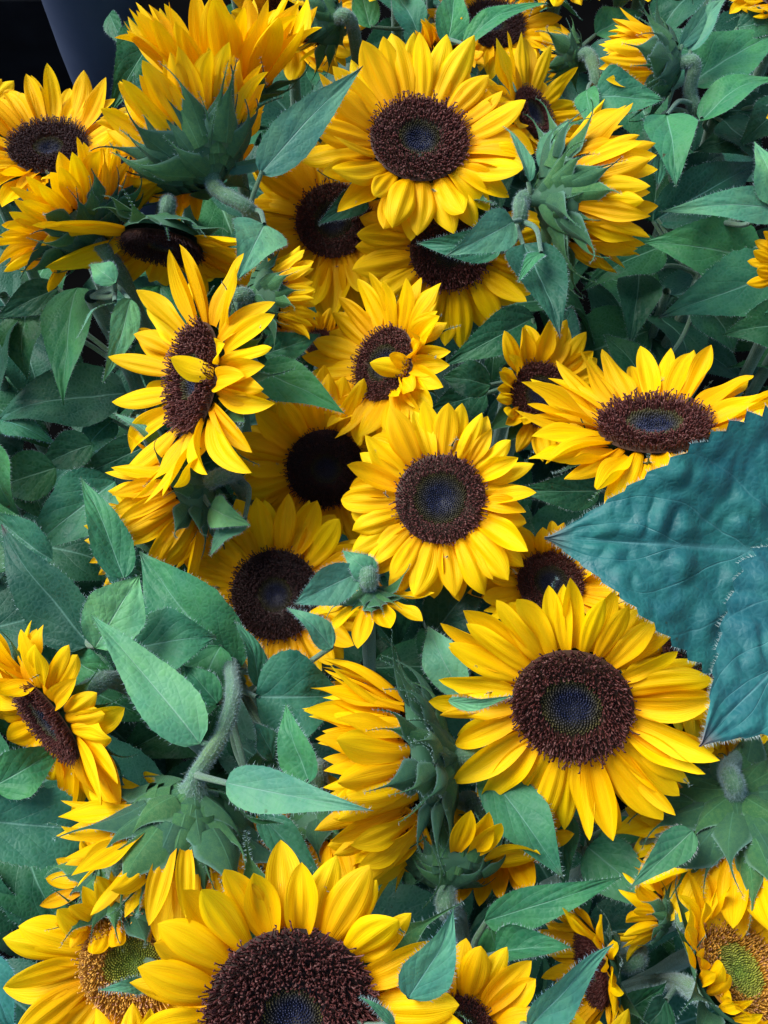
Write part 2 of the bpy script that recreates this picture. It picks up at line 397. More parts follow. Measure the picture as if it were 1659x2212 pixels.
# ------------------------------------------------------------------ leaves
STEM = {}                       # owner -> (points of the stem)
def leaf(own, base, tip, wpx, dz=0.0, dzt=None, roll=0, arch=.12, fold=.25, kind='leaf', tint=None, ser=.5, shape=.31, wav=.3, pet=True, name='leaf', side=0.0, raw=None, only=False, res=(34, 16), tooth=.0042, puck=0):
    """base/tip: where the blade starts and ends, dz: depth below the canopy; width of the blade likewise"""
    if raw: B, T, W = raw
    else:
        dzt = dz if dzt is None else dzt
        B, T = at(base[0], base[1], dz), at(tip[0], tip[1], dzt); W = wpx * mpp((base[0] + tip[0]) / 2, (base[1] + tip[1]) / 2, (dz + dzt) / 2)
    rnd = random.Random(hash((round(B.x, 4), round(T.y, 4))) % 99991)
    X = T - B; Lg = X.length; X.normalize()
    ref = (CZ * .75 + V((0, 0, 1)) * .25) if not raw else V((0, 0, 1))
    Y = ref.cross(X); Y = Y.normalized() if Y.length > .01 else CX.copy(); Z = X.cross(Y)
    Rm = Matrix.Rotation(R_(roll), 3, X); Y = Rm @ Y; Z = Rm @ Z
    nL, nW = res; vs, fs, uv, mi, edge = [], [], [], [], []
    p1, p2, fq = rnd.uniform(0, 6), rnd.uniform(0, 6), rnd.uniform(5, 9); seed = rnd.uniform(0, 100); tipx = rnd.uniform(-.03, .03)
    nt = max(10, int(Lg / tooth))
    for i in range(nL + 1):
        t = i / nL
        if t < shape: s = math.sin(PI / 2 * (t / shape) ** .52)
        else:
            k = (t - shape) / (1 - shape); s = (1 - k ** 1.28) ** 1.15
        s = max(s, .012)
        ax = V((0, 0, 0)) + X * (t * Lg) + Z * (arch * Lg * math.sin(PI * t) + .02 * Lg * math.sin(t * 8 + p1)) + Y * (side * Lg * math.sin(PI * t) + tipx * Lg * t * t)
        for j in range(nW + 1):
            v = 2 * j / nW - 1; hw = W / 2 * s
            if abs(v) > .99: hw *= 1 + ser * .04 * (2 * ((t * nt) % 1) - 1)
            f = fold * (1 + .3 * math.sin(t * 4 + p2)); y = v * hw * math.cos(f * abs(v) * .9); z = abs(v) * hw * math.sin(f) + (puck * (abs(noise.noise(V((t * Lg * 85 + seed, v * hw * 85, 3.1)))) - .25) * min(1, s * 2) * (1 - .5 * v * v) * min(1, 6 * abs(v)) if puck else 0) + wav * .16 * W * v * v * math.sin(t * fq + (p1 if v > 0 else p2)) * s
            z += .030 * W * noise.noise(V((t * 6 + seed, v * 2.4, seed))) * (1 - .4 * abs(v)) - .012 * W * math.exp(-(v * 9) ** 2)
            p = ax + Y * y + Z * z; vs.append(p); uv.append((t, j / nW))
            if j in (0, nW) and .03 < t < .99: edge.append((p, Y * (1 if v > 0 else -1) + X * .4))
    for i in range(nL):
        for j in range(nW):
            q = i * (nW + 1) + j; fs.append((q, q + nW + 1, q + nW + 2, q + 1)); mi.append(0)
    if pet and own in STEM:
        sp = STEM[own]; g = min(sp, key=lambda s: (s - (B - V((0, 0, .02)))).length) - B
        far = g.length
        if far < .16:
            g2 = g; c1 = g2 * .5 - X * min(.008, far * .2); P = bez([X * .02 * Lg, c1, g2], 6)
        else:
            P = bez([X * .02 * Lg, -X * .03 - Z * .012, -X * .05 - V((0, 0, .05)) - Z * .02, -X * .05 - V((0, 0, .13))], 5)
        tube(P, lambda t: .0013 + .0008 * t, 7, vs, fs, mi, 2, uv=uv)
    hp = []
    for p, d in edge:
        for _ in range(3): hp.append((p + X * rnd.uniform(-.5, .5) * Lg / nL, d))
    hairs(vs, fs, mi, uv, hp, rnd, .0016, .00008)
    me = new_mesh(name, vs, fs, [M[kind], M['hair'], M['stem']], uv, mi)
    if only: return me
    if isinstance(own, str) and own in THING: o = link(name, me, THING[own], Matrix.Translation(B))
    else: o = link(name, me, None, Matrix.Translation(B))
    if tint: o.color = tint + (1,)
    return o

# ------------------------------------------------------------------ sunflowers
THING = {}
def axes(n):
    if abs(n.dot(CX)) < abs(n.dot(CY)):
        ex = (CX - n * n.dot(CX)).normalized(); ey = n.cross(ex); ey = ey if ey.dot(CY) >= 0 else -ey
    else:
        ey = (CY - n * n.dot(CY)).normalized(); ex = ey.cross(n); ex = ex if ex.dot(CX) >= 0 else -ex
    return ex, ey
def stem_for(key, root, pts, r0, r1, hair=6):
    rnd = random.Random(key); P = bez(pts, 12); STEM[key] = P; o0 = P[0].copy()
    L = [p - o0 for p in P]; vs, fs, mi = [], [], []
    uv = []; hp = tube(L, lambda t: r1 + (r0 - r1) * max(0, 1 - t * 9) ** 1.5 + .0002 * math.sin(t * 60), 14, vs, fs, mi, 0, hair=(hair, .55), rnd=rnd, uv=uv)
    hairs(vs, fs, mi, uv, hp, rnd, .0017, .00006)
    return link('stem', new_mesh('stem', vs, fs, [M['stem'], M['hair']], uv, mi), root, Matrix.Translation(o0))
def flower(key, px, py, rpx, lean, label, back=0, dz=0.0, N=38, ln=1.4, cup=12, wr=.37, kind='open', sect=(), via=(), nb=14, bcup=None, blen=1.25, bend=-.2, tint=None, rings=2, bw=1.0, disc=True, one=(), jit=9, thick=None):
    rnd = random.Random(key)
    nx, ny = lean; nz = math.sqrt(max(0.0, 1 - nx * nx - ny * ny)) * (-1 if back else 1)
    n = (CX * nx + CY * ny + CZ * nz).normalized(); ex, ey = axes(n)
    C = at(px, py, dz); R = rpx * mpp(px, py, dz)
    # the stem: leaves the back of the head, bends over and goes down to the ground
    P = [C - n * R * .44, C - n * (R * .66 + .007)] + [at(*v) for v in via]
    e = P[-1]; d = (P[-1] - P[-2]).normalized() if via else -n
    h = V((d.x, d.y, 0)); k = C.copy(); out = V((e.x * .12, e.y * .12, 0))
    if e.z > .25:
        m1 = e + d * .008 - CZ * .02 + V((0, 0, -.03)); P += [m1]; P.append(V((m1.x + h.x * .015, m1.y + h.y * .015, m1.z * .55)))
    P.append(V((P[-1].x * .92, P[-1].y * .92, 0.003)))
    root = empty('sunflower', P[-1], label, 'sunflower', 'sunflowers in the heap'); THING[key] = root
    stem_for(key, root, P, min(R * .18, .0056) if not thick else thick * 2.3, .0046 if not thick else thick)
    fl = frame(ex, n, C, R)
    link('receptacle', CUP, root, fl)
    if disc:
        dd = link('disc', DISC[kind], root, fl)
        f = bpy.data.objects.new('floret', FLO[(kind, {'F7': 0, 'F6': 1, 'F1': 2}.get(key, sum(map(ord, key)) % 3) if kind == 'open' else 1)]); col.objects.link(f); f.parent = dd
        f.rotation_euler.z = rnd.uniform(0, 6.28); f.scale = (.97, .97, 1); f['kind'] = 'stuff'
    def put(a, c, l, b, ring, wmul=1, roll=0):
        d = ex * math.cos(a) + ey * math.sin(a)
        x = d * math.cos(c) + n * math.sin(c); z = n * math.cos(c) - d * math.sin(c)
        y = z.cross(x); z = (z + y * roll).normalized()
        loc = C + d * R * (.97 - .05 * ring) + n * R * (.03 + .07 * ring + (.10 if c > 1.5 else 0))
        o = link('petal', rnd.choice(petals_for(b, wr)), root, frame(x, z, loc, l * R, l * R * wmul))
        if tint: o.color = tint + (1,)
    for i in range(N):
        ring = i % rings; a = 2 * PI * (i + rnd.uniform(-.32, .32)) / N
        c, l, b, ok = cup + (7 * ring), ln, bend, True
        for s in sect:
            if abs((math.degrees(a) - s[0] + 180) % 360 - 180) <= s[1]:
                q = s[2]
                c = q.get('cup', c) + rnd.uniform(-1, 1) * q.get('j', 0); l = ln * q.get('len', 1); b = q.get('bend', b)
                if q.get('skip') is not None and rnd.random() < q['skip']: ok = False
        if not ok: continue
        put(a, R_(c + rnd.gauss(0, jit * .6)), l * rnd.uniform(.84, 1.08), b + rnd.uniform(-.35, .35), ring, rnd.uniform(.85, 1.12), rnd.uniform(-.22, .22))
    for s in one:                                    # single petals that go their own way
        put(R_(s[0]), R_(s[1]), ln * s[2], s[3], 1, s[4] if len(s) > 4 else 1, s[5] if len(s) > 5 else 0)
    bc = (cup * .6 - 6) if bcup is None else bcup
    for i in range(nb):
        ring = i % (5 if nb > 23 else 4); a = 2 * PI * (i * 1.0 + rnd.uniform(-.3, .3)) / nb
        d = ex * math.cos(a) + ey * math.sin(a); c = R_((bc, bc * .85, min(max(bc, 14), 36), min(max(bc, 18), 27), min(max(bc, 20), 26))[ring] + rnd.gauss(0, 8))
        x = d * math.cos(c) + n * math.sin(c); z = n * math.cos(c) - d * math.sin(c)
        loc = C + d * R * (.98, .88, .66, .42, .22)[ring] + n * R * (-.13, -.29, -.41, -.50, -.57)[ring]
        s = blen * R * rnd.uniform(.85, 1.2)
        link('bract', rnd.choice(BR if ring < 2 else BR[6:]), root, frame(x, z, loc, s, s * bw * rnd.uniform(.95, 1.35)))
    return root
def stalk(key, px, py, dz, label, r=.0055, group='leafy stalks among the flowers'):
    A = at(px, py, dz); P = [A, A + V((.004, .003, -.09)), A + V((.0, .008, -.22)), V((A.x * .93, A.y * .93, .003))]
    root = empty('sunflower_stalk', P[-1], label, 'stalk', group); THING[key] = root
    stem_for(key, root, P, r, r, hair=3); return root

# ------------------------------------------------------------------ the setting
def box(name, x0, x1, y0, y1, z0, z1, m, label=None, cat=None):
    vs = [(x, y, z) for z in (z0, z1) for y in (y0, y1) for x in (x0, x1)]
    fs = [(0, 2, 3, 1), (4, 5, 7, 6), (0, 1, 5, 4), (2, 6, 7, 3), (0, 4, 6, 2), (1, 3, 7, 5)]
    o = link(name, new_mesh(name, vs, fs, [m], smooth=False))
    md = o.modifiers.new('bevel', 'BEVEL'); md.width = .006; md.segments = 3
    if label: o['label'] = label; o['category'] = cat
    return o
M['ground'] = make_plain('dark_ground', (.0015, .0015, .0015), (.003, .003, .003), 9, .95, spec=.0, bmp=.5, dist=.01)
g = link('ground', new_mesh('ground', [(-6, -6, 0), (6, -6, 0), (6, 6, 0), (-6, 6, 0)], [(0, 1, 2, 3)], [M['ground']], smooth=False)); g['kind'] = 'structure'
M['bucket'] = make_plain('blue_grey_bucket', (.04, .055, .10), (.065, .085, .145), 14, .42, bmp=.25, dist=.002)
M['black_plastic'] = make_plain('black_plastic', (.006, .006, .008), (.012, .012, .015), 30, .3, bmp=.2, dist=.002)
M['brown_board'] = make_plain('brown_board', (.02, .012, .012), (.034, .02, .019), 20, .6, bmp=.3, dist=.002)
def lathe(name, prof, c, m, na=64):
    vs, fs = [], []
    for r, z in prof:
        for j in range(na): a = 2 * PI * j / na; vs.append((r * math.cos(a), r * math.sin(a), z))
    for i in range(len(prof) - 1):
        for j in range(na): a = i * na + j; b = i * na + (j + 1) % na; fs.append((a, b, b + na, a + na))
    return new_mesh(name, vs, fs, [m])

def bk():
    c = at(190, -60, .22); q = 118 * mpp(190, 0, .2); z = c.z
    prof = [(0, .004), (q * .45, .004), (q * .55, .02)] + [(q * (.55 + .45 * math.sin(PI / 2 * t)), .02 + (z - .02) * t) for t in (.2, .4, .6, .8, 1)] + [(q * 1.04, z + .02), (q * 1.04, z + .03), (q * .97, z + .03), (q * .9, z - .03), (q * .5, .04), (0, .04)]
    me = lathe('bucket', prof, c, M['bucket'])
    o = link('bucket', me); o.location = (c.x, c.y, 0); o['label'] = 'blue-grey round bucket standing at the top left behind the flowers'; o['category'] = 'bucket'
    e = at(330, -60, .2); box('wooden_board', e.x - .04, e.x + .12, e.y, e.y + .03, .0, e.z + .12, M['brown_board'], 'dark brown board standing behind the blue-grey bucket', 'board')
    e = at(20, -60, .45); box('plastic_crate', e.x - .25, e.x + .085, e.y + .02, e.y + .3, 0, e.z - .05, M['black_plastic'], 'black plastic crate in the top left corner beside the bucket', 'crate')
bk()


# ------------------------------------------------------------------ the sunflowers in the heap
F = flower
F('F1', 905, 312, 106, (.05, .32), 'wide open sunflower with dark brown disc, topmost large bloom facing the viewer', dz=-.03, N=38, ln=1.5, cup=14, sect=[(-90, 45, dict(len=.85, cup=5)), (35, 22, dict(cup=30, len=.85))])
F('F2', 1146, 252, 62, (.68, .25), 'narrow side-turned sunflower with long upright petals right of the topmost large bloom', dz=.0, ln=2.0, cup=16, wr=.32, N=26)
F('F3', 108, 330, 84, (.05, .55), 'upright sunflower with dark disc near the top left corner below the black gap', dz=-.025, ln=1.6, cup=22, wr=.28, N=42, kind='dark')
F('F3b', -72, 262, 62, (.35, .2), 'sunflower cut by the upper left edge, only right-hand petals showing', dz=-.03, ln=1.25, cup=10)
F('F4', 437, 820, 122, (-.83, .1), 'sunflower turned to the left with tall narrow disc and one petal folded over it', dz=-.055, ln=1.5, cup=18, wr=.32, N=32, sect=[(0, 42, dict(cup=-12, len=.85, bend=-.5)), (55, 18, dict(cup=12, skip=.3))], one=[(0, 126, .5, -.3, 1.7), (14, 40, .6, -1.2, 1.5), (-10, 30, .65, -1.2, 1.5), (-18, -5, .75, -.9, 1.4)])
F('F5', 838, 790, 83, (-.65, .2), 'sunflower with curled petals lying over the right side of its disc, centre of the heap', dz=-.02, ln=1.55, cup=14, wr=.36, N=38, sect=[(0, 50, dict(cup=28, len=.85, bend=-.6, j=15))], one=[(-22, 128, .62, -.3, 1.2), (-8, 112, .42, -.4, 1.5), (-45, 60, .6, -.6, 1.2), (12, 50, .6, -1.0, 1.3)])
F('F6', 952, 1080, 97, (-.1, .15), 'fully open round sunflower with olive and blue-black centre in the middle of the heap', dz=-.05, ln=1.38, cup=4, wr=.40, N=38, sect=[(10, 45, dict(cup=30, len=.85, bend=-.9, j=10)), (-40, 20, dict(cup=30, bend=-1.0))])
F('F7', 1238, 1516, 130, (-.25, -.28), 'largest fully open sunflower facing the viewer, right of centre beside the huge blue-green leaf', dz=-.065, ln=1.52, cup=4, wr=.33, N=48, bend=-.1, jit=6, sect=[(80, 55, dict(len=.82))])
F('F8', 1412, 935, 122, (-.1, .84), 'sunflower tipped upward with flat oval disc, half hidden by the huge blue-green leaf', dz=-.035, ln=1.5, cup=18, wr=.34, N=40, sect=[(-90, 62, dict(cup=0))], one=[(176, 48, 1.15, -.5, .6)])
F('F9', 1166, 855, 72, (.25, .15), 'small sunflower with incurled left petals, tucked behind the upward-tipped bloom', dz=.02, ln=1.4, cup=24, wr=.42, N=28, sect=[(185, 55, dict(cup=62, len=.75, bend=-.6, j=12))])
F('F10', 705, 1008, 85, (0, -.3), 'shaded sunflower with almost black disc behind the round central bloom', dz=.03, ln=1.6, cup=6, wr=.40, kind='dark')
F('F11', 598, 1285, 96, (-.12, .1), 'sunflower with large reddish brown disc low behind the leaves, left of centre', dz=.035, ln=1.35, cup=8, kind='dark')
F('F12', 635, 2190, 186, (0, .12), 'very large sunflower cut by the bottom edge with wide dark brown disc', dz=-.07, ln=1.02, cup=16, wr=.42, N=38, kind='late')
F('F13', 285, 2075, 110, (.2, .15), 'sunflower with golden florets and green centre at the lower left', dz=-.02, ln=1.6, cup=6, wr=.42, N=30, kind='green', sect=[(110, 40, dict(cup=50, len=.7, bend=-.6))])
F('F14', 1585, 2105, 112, (.46, .66), 'cupped sunflower with golden green centre cut by the lower right edge', dz=-.03, ln=1.15, cup=52, wr=.30, N=40, kind='green', bcup=25, sect=[(-90, 60, dict(cup=72, len=.8))])
F('F15', 988, 2240, 82, (.1, .6), 'cupped sunflower at the bottom edge with upright petals, right of the very large bloom', dz=-.06, ln=1.9, cup=42, wr=.42, N=24, bend=-.4)
F('F16', 1296, 2090, 80, (-.975, -.1), 'half open sunflower seen from the side with thin brown disc near the bottom right', dz=.0, ln=1.55, cup=45, wr=.26, N=38, sect=[(0, 62, dict(cup=20)), (180, 60, dict(cup=62, len=.8))], kind='late')
F('F17', 1188, 1262, 72, (0, .45), 'sunflower with a crown of short curled petals behind the largest bloom', dz=-.015, ln=1.5, cup=14, sect=[(60, 60, dict(cup=62, len=.75, bend=-.9, j=18))], one=[(40, 30, .9, -.7), (10, 25, .9, -.7)])
F('F18', 1490, 1395, 85, (.4, .2), 'sunflower mostly hidden between the largest bloom and the huge blue-green leaf', dz=-.035, ln=1.7, cup=4, sect=[(20, 70, dict(skip=1))])
F('F19', 972, 535, 88, (.05, -.45), 'down-turned sunflower with dark disc just below the topmost large bloom', dz=.02, ln=1.6, cup=4, wr=.36, N=32, sect=[(90, 65, dict(skip=1))])
F('F20', 722, 480, 82, (-.1, .05), 'sunflower with dark disc crossed by a small leaf, left below the topmost large bloom', dz=.045, ln=1.75, cup=8, wr=.36)
F('F21', 692, 745, 34, (.1, .3), 'tiny tuft of curled orange petals beside the small green bud', dz=.045, ln=1.7, cup=52, N=18, tint=(1, .88, .8))
F('F22', 352, 515, 88, (-.12, -.985), 'down-facing sunflower with long petals spread to the left under the upturned bloom', dz=-.03, ln=2.2, cup=8, wr=.28, N=38, sect=[(-90, 50, dict(len=.8)), (90, 60, dict(skip=1))], kind='dark', via=[(352, 476, .03)])
F('R0', 492, 195, 88, (-.05, .9), 'tall upright sunflower directly behind the upturned one near the top left', dz=-.02, ln=2.2, cup=48, wr=.32, N=46, rings=3, jit=13, kind='dark')
F('R1', 436, 345, 92, (-.45, .86), 'upturned sunflower seen from behind with spiky green bracts and a pale curving stem', back=1, dz=-.055, ln=1.75, cup=44, wr=.32, N=56, nb=44, bw=1.0, bcup=50, blen=1.7, rings=3, jit=14, sect=[(165, 38, dict(cup=62)), (230, 30, dict(cup=22, len=.9))], via=[(535, 450, -.045), (562, 500, .0)])
F('B1', 1432, 138, 66, (-.93, .12), 'half open bud with blue-green bracts near the top right corner, petals pointing left', back=1, dz=-.015, ln=1.75, cup=68, wr=.26, N=54, rings=3, nb=30, bcup=40, blen=1.5, bw=1.2, via=[(1490, 195, .0), (1500, 250, .02)], bend=.2, jit=14)
F('B1b', 1235, 120, 38, (-.75, .3), 'small green bud with a few yellow tips left of the half open bud', back=1, dz=.02, ln=1.5, cup=72, wr=.34, N=16, nb=24, bcup=50, blen=1.9, via=[(1290, 200, .03)])
F('B2', 1215, 425, 100, (.985, .1), 'sunflower seen from behind facing right with pale woolly stem and star of green leaves', back=1, dz=-.045, ln=1.5, cup=52, wr=.30, N=52, rings=3, nb=36, bcup=30, blen=1.4, bw=.85, via=[(1122, 478, -.04), (1086, 525, .01)], bend=.2, jit=15)
F('B3', 186, 492, 84, (-.62, .775), 'sunflower seen from behind at the upper left with petals fanned up and left', back=1, dz=-.025, ln=1.45, cup=30, wr=.28, N=52, jit=15, nb=32, bcup=10, blen=1.3)
F('B4', 575, 642, 66, (.86, .12), 'closed green bud with short yellow petals turned right, between two open blooms', back=1, dz=-.04, ln=1.25, cup=62, wr=.32, N=44, rings=3, nb=26, bcup=50, blen=1.0)
F('B5', 418, 1065, 76, (-.84, -.45), 'half open sunflower pointing left with thin petals below the left-turned bloom', back=1, dz=.0, ln=1.85, cup=48, wr=.26, N=36, nb=20, bcup=20)
F('B6', 905, 1650, 148, (-.98, -.19), 'large half open sunflower seen from the side, thick with petals, left of the largest bloom', back=1, dz=-.03, ln=1.28, cup=52, wr=.30, N=84, nb=52, bcup=15, blen=1.05, bw=.8, rings=3, bend=.3, jit=16)
F('B7', 400, 1762, 112, (-.3, -.93), 'nodding sunflower seen from behind with thick woolly stem and broad green bracts', back=1, dz=-.05, ln=1.6, cup=34, wr=.34, thick=.0036, bw=1.05, jit=14, N=46, nb=36, bcup=38, blen=1.6, via=[(478, 1588, -.06), (503, 1505, -.05), (500, 1435, -.005)])
F('F26', 118, 1545, 106, (-.66, -.5), 'sunflower with thin slanting dark disc and curled petals at the left edge', dz=-.04, ln=1.85, cup=6, wr=.38, sect=[(45, 55, dict(cup=-4, len=.7, bend=-.8, j=15))], one=[(75, 70, .55, -.6, 1.3), (100, 60, .55, -.5, 1.2)])
F('B8', 800, 1290, 36, (.1, -.93), 'spent sunflower with a few drooping petals at the centre of the heap', back=1, dz=-.045, ln=3.0, cup=10, N=10, wr=.40, nb=16, blen=2.0)
F('B9', 968, 1868, 88, (.08, .82), 'sunflower seen from behind with upright green bracts below the large half open bloom', back=1, dz=-.02, ln=1.6, cup=20, nb=36, bcup=62, blen=1.1, N=26, sect=[(90, 60, dict(skip=.6))], via=[(988, 1985, .0), (1000, 2060, .06)])
F('B10', 1600, 1750, 108, (.35, -.75), 'sunflower seen from behind at the right edge with long dark green bracts', back=1, dz=-.03, ln=1.7, cup=14, wr=.36, nb=34, bcup=8, blen=1.6, bw=.9, via=[(1575, 1662, -.035), (1612, 1620, .0)], tint=(1, 1.05, 1.2))
F('B12', 1728, 570, 55, (-.5, .1), 'orange petal tips of a sunflower cut by the right edge', dz=-.02, ln=1.2, cup=40, N=24, tint=(1, .85, .7))
F('T1', 1205, -45, 62, (0, .6), 'sunflower cut by the top edge above the small green bud', dz=0, ln=1.2, cup=20)
F('T2', 1390, -50, 60, (0, .6), 'sunflower cut by the top edge above the half open bud', dz=0, ln=1.1, cup=10)
F('T3', 1700, -15, 60, (-.2, .5), 'sunflower cut by the top right corner', dz=0, ln=1.2, cup=15)
F('F23', 640, 40, 66, (.25, .25), 'sunflower at the top edge partly hidden by the upturned bloom', dz=.03, ln=1.5, cup=8)
F('B11', 705, 45, 56, (-.8, .15), 'green bud with thin yellow-green petals at the top edge, left of centre', back=1, dz=-.01, ln=1.2, cup=66, wr=.24, N=20, nb=26, bcup=35, blen=1.4, tint=(.95, 1.1, 1.5))
F('F24', 1065, 60, 66, (.1, .35), 'shaded sunflower at the top edge behind a long arched leaf', dz=.03, ln=1.4, cup=12, kind='dark')
F('F25', 962, 128, 42, (.2, .45), 'small orange double bloom behind the topmost large bloom', dz=.005, ln=1.5, cup=58, wr=.46, N=26, bend=-.9, jit=22, tint=(1, .85, .8), rings=3)
F('P1', 705, 1765, 84, (.2, -.93), 'down-turned petals of a sunflower behind the long pointed leaf, lower centre', back=1, dz=-.015, ln=1.5, cup=16)
F('P2', 335, 1165, 56, (-.75, -.2), 'thin yellow petal tips of a hidden sunflower below the half open one at left', back=1, dz=.04, ln=1.8, cup=40, wr=.28)
F('P3', 1630, 1668, 76, (0, .3), 'shaded sunflower under the huge blue-green leaf at the right edge', dz=.0, ln=1.3, cup=10, kind='dark')
F('P4', 255, 1915, 82, (-.15, -.8), 'back of a drooping sunflower with withered curling petals above the golden-centred bloom', back=1, dz=-.025, ln=1.05, cup=4, nb=24, bcup=15, N=18, sect=[(60, 50, dict(skip=.8))], tint=(1, .88, .8), bend=-.6)
F('P5', 1075, 1800, 70, (.6, -.7), 'withered edge-on sunflower below the large half open bloom', back=1, dz=.01, ln=1.6, cup=10, N=22, tint=(1, .85, .7), bend=-.6)

F('P6', 1432, 1972, 46, (-.9, .15), 'small half open sunflower with petals pointing left above the thin brown disc, lower right', back=1, dz=-.01, ln=2.0, cup=48, wr=.28, N=26, nb=20, bcup=40)
F('P7', 1545, 1985, 60, (.1, .8), 'thin upright petals behind the cupped bloom at the lower right edge', back=1, dz=.01, ln=1.8, cup=40, wr=.26, N=30)
# the heap goes on past the edges of the picture
XN = {}
for k, (px, py, r, nx, ny) in enumerate([(-215, 480, 80, .1, .4), (-260, 760, 90, -.1, .3), (-260, 1010, 85, .2, .3), (-270, 1260, 95, 0, .4), (-270, 1560, 95, -.2, .3),
        (1830, 250, 75, .1, .4), (1850, 480, 80, -.1, .4), (1840, 760, 80, .2, .3), (1870, 1700, 95, .1, .3), (1890, 2020, 100, 0, .4), (500, -120, 70, .1, .4), (860, -110, 70, 0, .4), (300, 2440, 110, 0, .3), (1300, 2460, 110, 0, .3)]):
    sd_ = 'left' if px < -100 else 'right' if px > 1700 else 'top' if py < 0 else 'bottom'; XN[sd_] = XN.get(sd_, -1) + 1
    F('X%d' % k, px, py, r, (nx, ny), '%s open sunflower of the heap beyond the %s edge of the picture' % (('first', 'second', 'third', 'fourth', 'fifth', 'sixth')[XN[sd_]], sd_), dz=-.02, ln=1.4, cup=8, N=28, nb=8)
# ------------------------------------------------------------------ leafy stalks
stalk('S1', 200, 640, .02, 'stalk at the left edge with a long hanging leaf beside the left-turned bloom')
stalk('S2', 300, 900, .04, 'shaded stalk at the left with broad dark leaves under the long hanging leaf')
stalk('S3', 210, 1320, .01, 'stalk at the left with a puckered leaf and an upright pointed leaf')
stalk('S4', 500, 1450, .035, 'stalk with large dark rounded leaves behind the woolly stem, left of centre')
stalk('S5', -30, 1740, .03, 'stalk beyond the lower left edge with two broad serrated leaves')
stalk('S6', 1560, 480, .06, 'stalk at the upper right with broad green leaves ending in purple tips')
stalk('S7', 1560, 210, .03, 'stalk in the top right corner with large leaves pointing right')
stalk('S8', 1790, 1200, -.125, 'stalk beyond the right edge with two huge blue-green serrated leaves')
stalk('S9', 330, 200, .05, 'stalk at the upper left with dark leaves beside the blue-grey bucket')
stalk('S10', 1290, 1870, .03, 'stalk below the largest bloom with a broad hanging leaf')
stalk('S11', 930, 30, .04, 'stalk at the top edge with upright narrow leaves')
stalk('S12', 1100, 800, .06, 'stalk in the middle with round shaded leaves right of the curled bloom')
stalk('S13', 1050, 2080, .0, 'stalk near the bottom with blue-green curled leaves')
l = leaf
# around the upturned bloom
l('R1', (562, 374), (783, 140), 100, -.06, -.09, roll=12, arch=.06, kind='leaf_pale', ser=.8)
l('R1', (478, 368), (645, 316), 34, -.045, -.055, roll=55, arch=.08, kind='leaf_pale', fold=.5)
l('R1', (572, 482), (516, 606), 128, -.06, -.075, roll=-15, arch=.05, kind='leaf_pale', shape=.25)
l('S9', (345, 60), (235, 245), 130, .02, .03, roll=-20, ser=1)
l('S9', (362, 160), (268, 300), 74, .0, .02, roll=20)
l('S9', (238, 30), (288, 118), 46, .05, .06, roll=30)
# left side
l('S1', (128, 622), (-10, 688), 76, 0.090, 0.105, roll=-15)
l('S1', (168, 622), (133, 876), 122, 0.060, 0.070, roll=10, arch=.08, kind='leaf_mid')
l('S1', (282, 645), (222, 828), 66, -0.030, -0.015, roll=-30, kind='leaf_pale')
l('S1', (250, 650), (166, 732), 24, -0.035, -0.035, roll=60, kind='leaf_pale')
l('S1', (55, 670), (60, 820), 110, 0.100, 0.120, roll=10)
l('S1', (30, 690), (0, 870), 90, 0.110, 0.120, roll=30)
l('S1', (250, 610), (195, 570), 60, -0.035, -0.035, kind='leaf_pale')
l('S2', (275, 850), (-20, 912), 150, 0.130, 0.155, roll=15)
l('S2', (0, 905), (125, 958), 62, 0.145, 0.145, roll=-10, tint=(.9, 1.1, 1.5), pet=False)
l('S2', (340, 950), (130, 1046), 84, 0.090, 0.115, roll=-20, arch=.12)
l('S2', (345, 968), (242, 894), 40, -.01, -.01, roll=40, kind='leaf_pale')
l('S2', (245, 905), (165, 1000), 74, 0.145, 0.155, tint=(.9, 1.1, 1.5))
l('S2', (360, 720), (330, 880), 110, 0.125, 0.135, roll=0)
l('S3', (-20, 960), (40, 1120), 100, 0.010, 0.030, roll=20, kind='leaf_mid', pet=False)
l('S3', (250, 1040), (60, 1200), 150, 0.040, 0.060, kind='leaf_mid', pet=False)
l('S3', (268, 1250), (174, 1028), 92, -0.020, -0.030, roll=25, arch=.07, ser=.9, kind='leaf_mid')
l('S3', (115, 1210), (-20, 1095), 110, 0.010, 0.010, roll=-15, kind='leaf_mid', pet=False)
l('S3', (195, 1395), (3, 1130), 150, -0.020, -0.035, roll=-10, arch=.08, ser=1, kind='leaf')
l('S3', (205, 1400), (300, 1242), 136, -0.055, -0.060, roll=10, arch=.10, kind='leaf_pale', shape=.5)
l('S4', (515, 1450), (298, 1193), 190, 0.000, -0.020, roll=-5, arch=.10, shape=.45, kind='leaf_mid')
l('S4', (282, 1400), (468, 1376), 145, -0.035, -0.035, roll=-10, arch=.12, shape=.5, kind='leaf_mid')
l('S4', (475, 1395), (430, 1570), 150, -0.010, 0.010, roll=20, kind='leaf_mid')
l('B7', (432, 1608), (204, 1323), 128, -.065, -.075, roll=18, arch=.07, shape=.28, ser=.7, kind='leaf_pale')
l('B7', (492, 1692), (806, 1758), 104, -.085, -.115, roll=-12, arch=.07, shape=.3, ser=.7, kind='leaf_pale')
l('B7', (470, 1715), (612, 1785), 50, -.05, -.055, roll=60, arch=.05, wav=1.0)
l('S4', (552, 1506), (750, 1500), 205, -0.030, -0.020, roll=0, arch=.05, shape=.4, kind='leaf_mid')
l('S4', (562, 1485), (507, 1338), 60, -0.020, -0.030, roll=45, kind='leaf_mid')
l('S4', (718, 1400), (621, 1310), 62, -0.060, -0.070, roll=30, kind='leaf_pale')
l('S4', (470, 1520), (395, 1440), 70, -.03, -.035, roll=20, shape=.45, kind='leaf_mid')
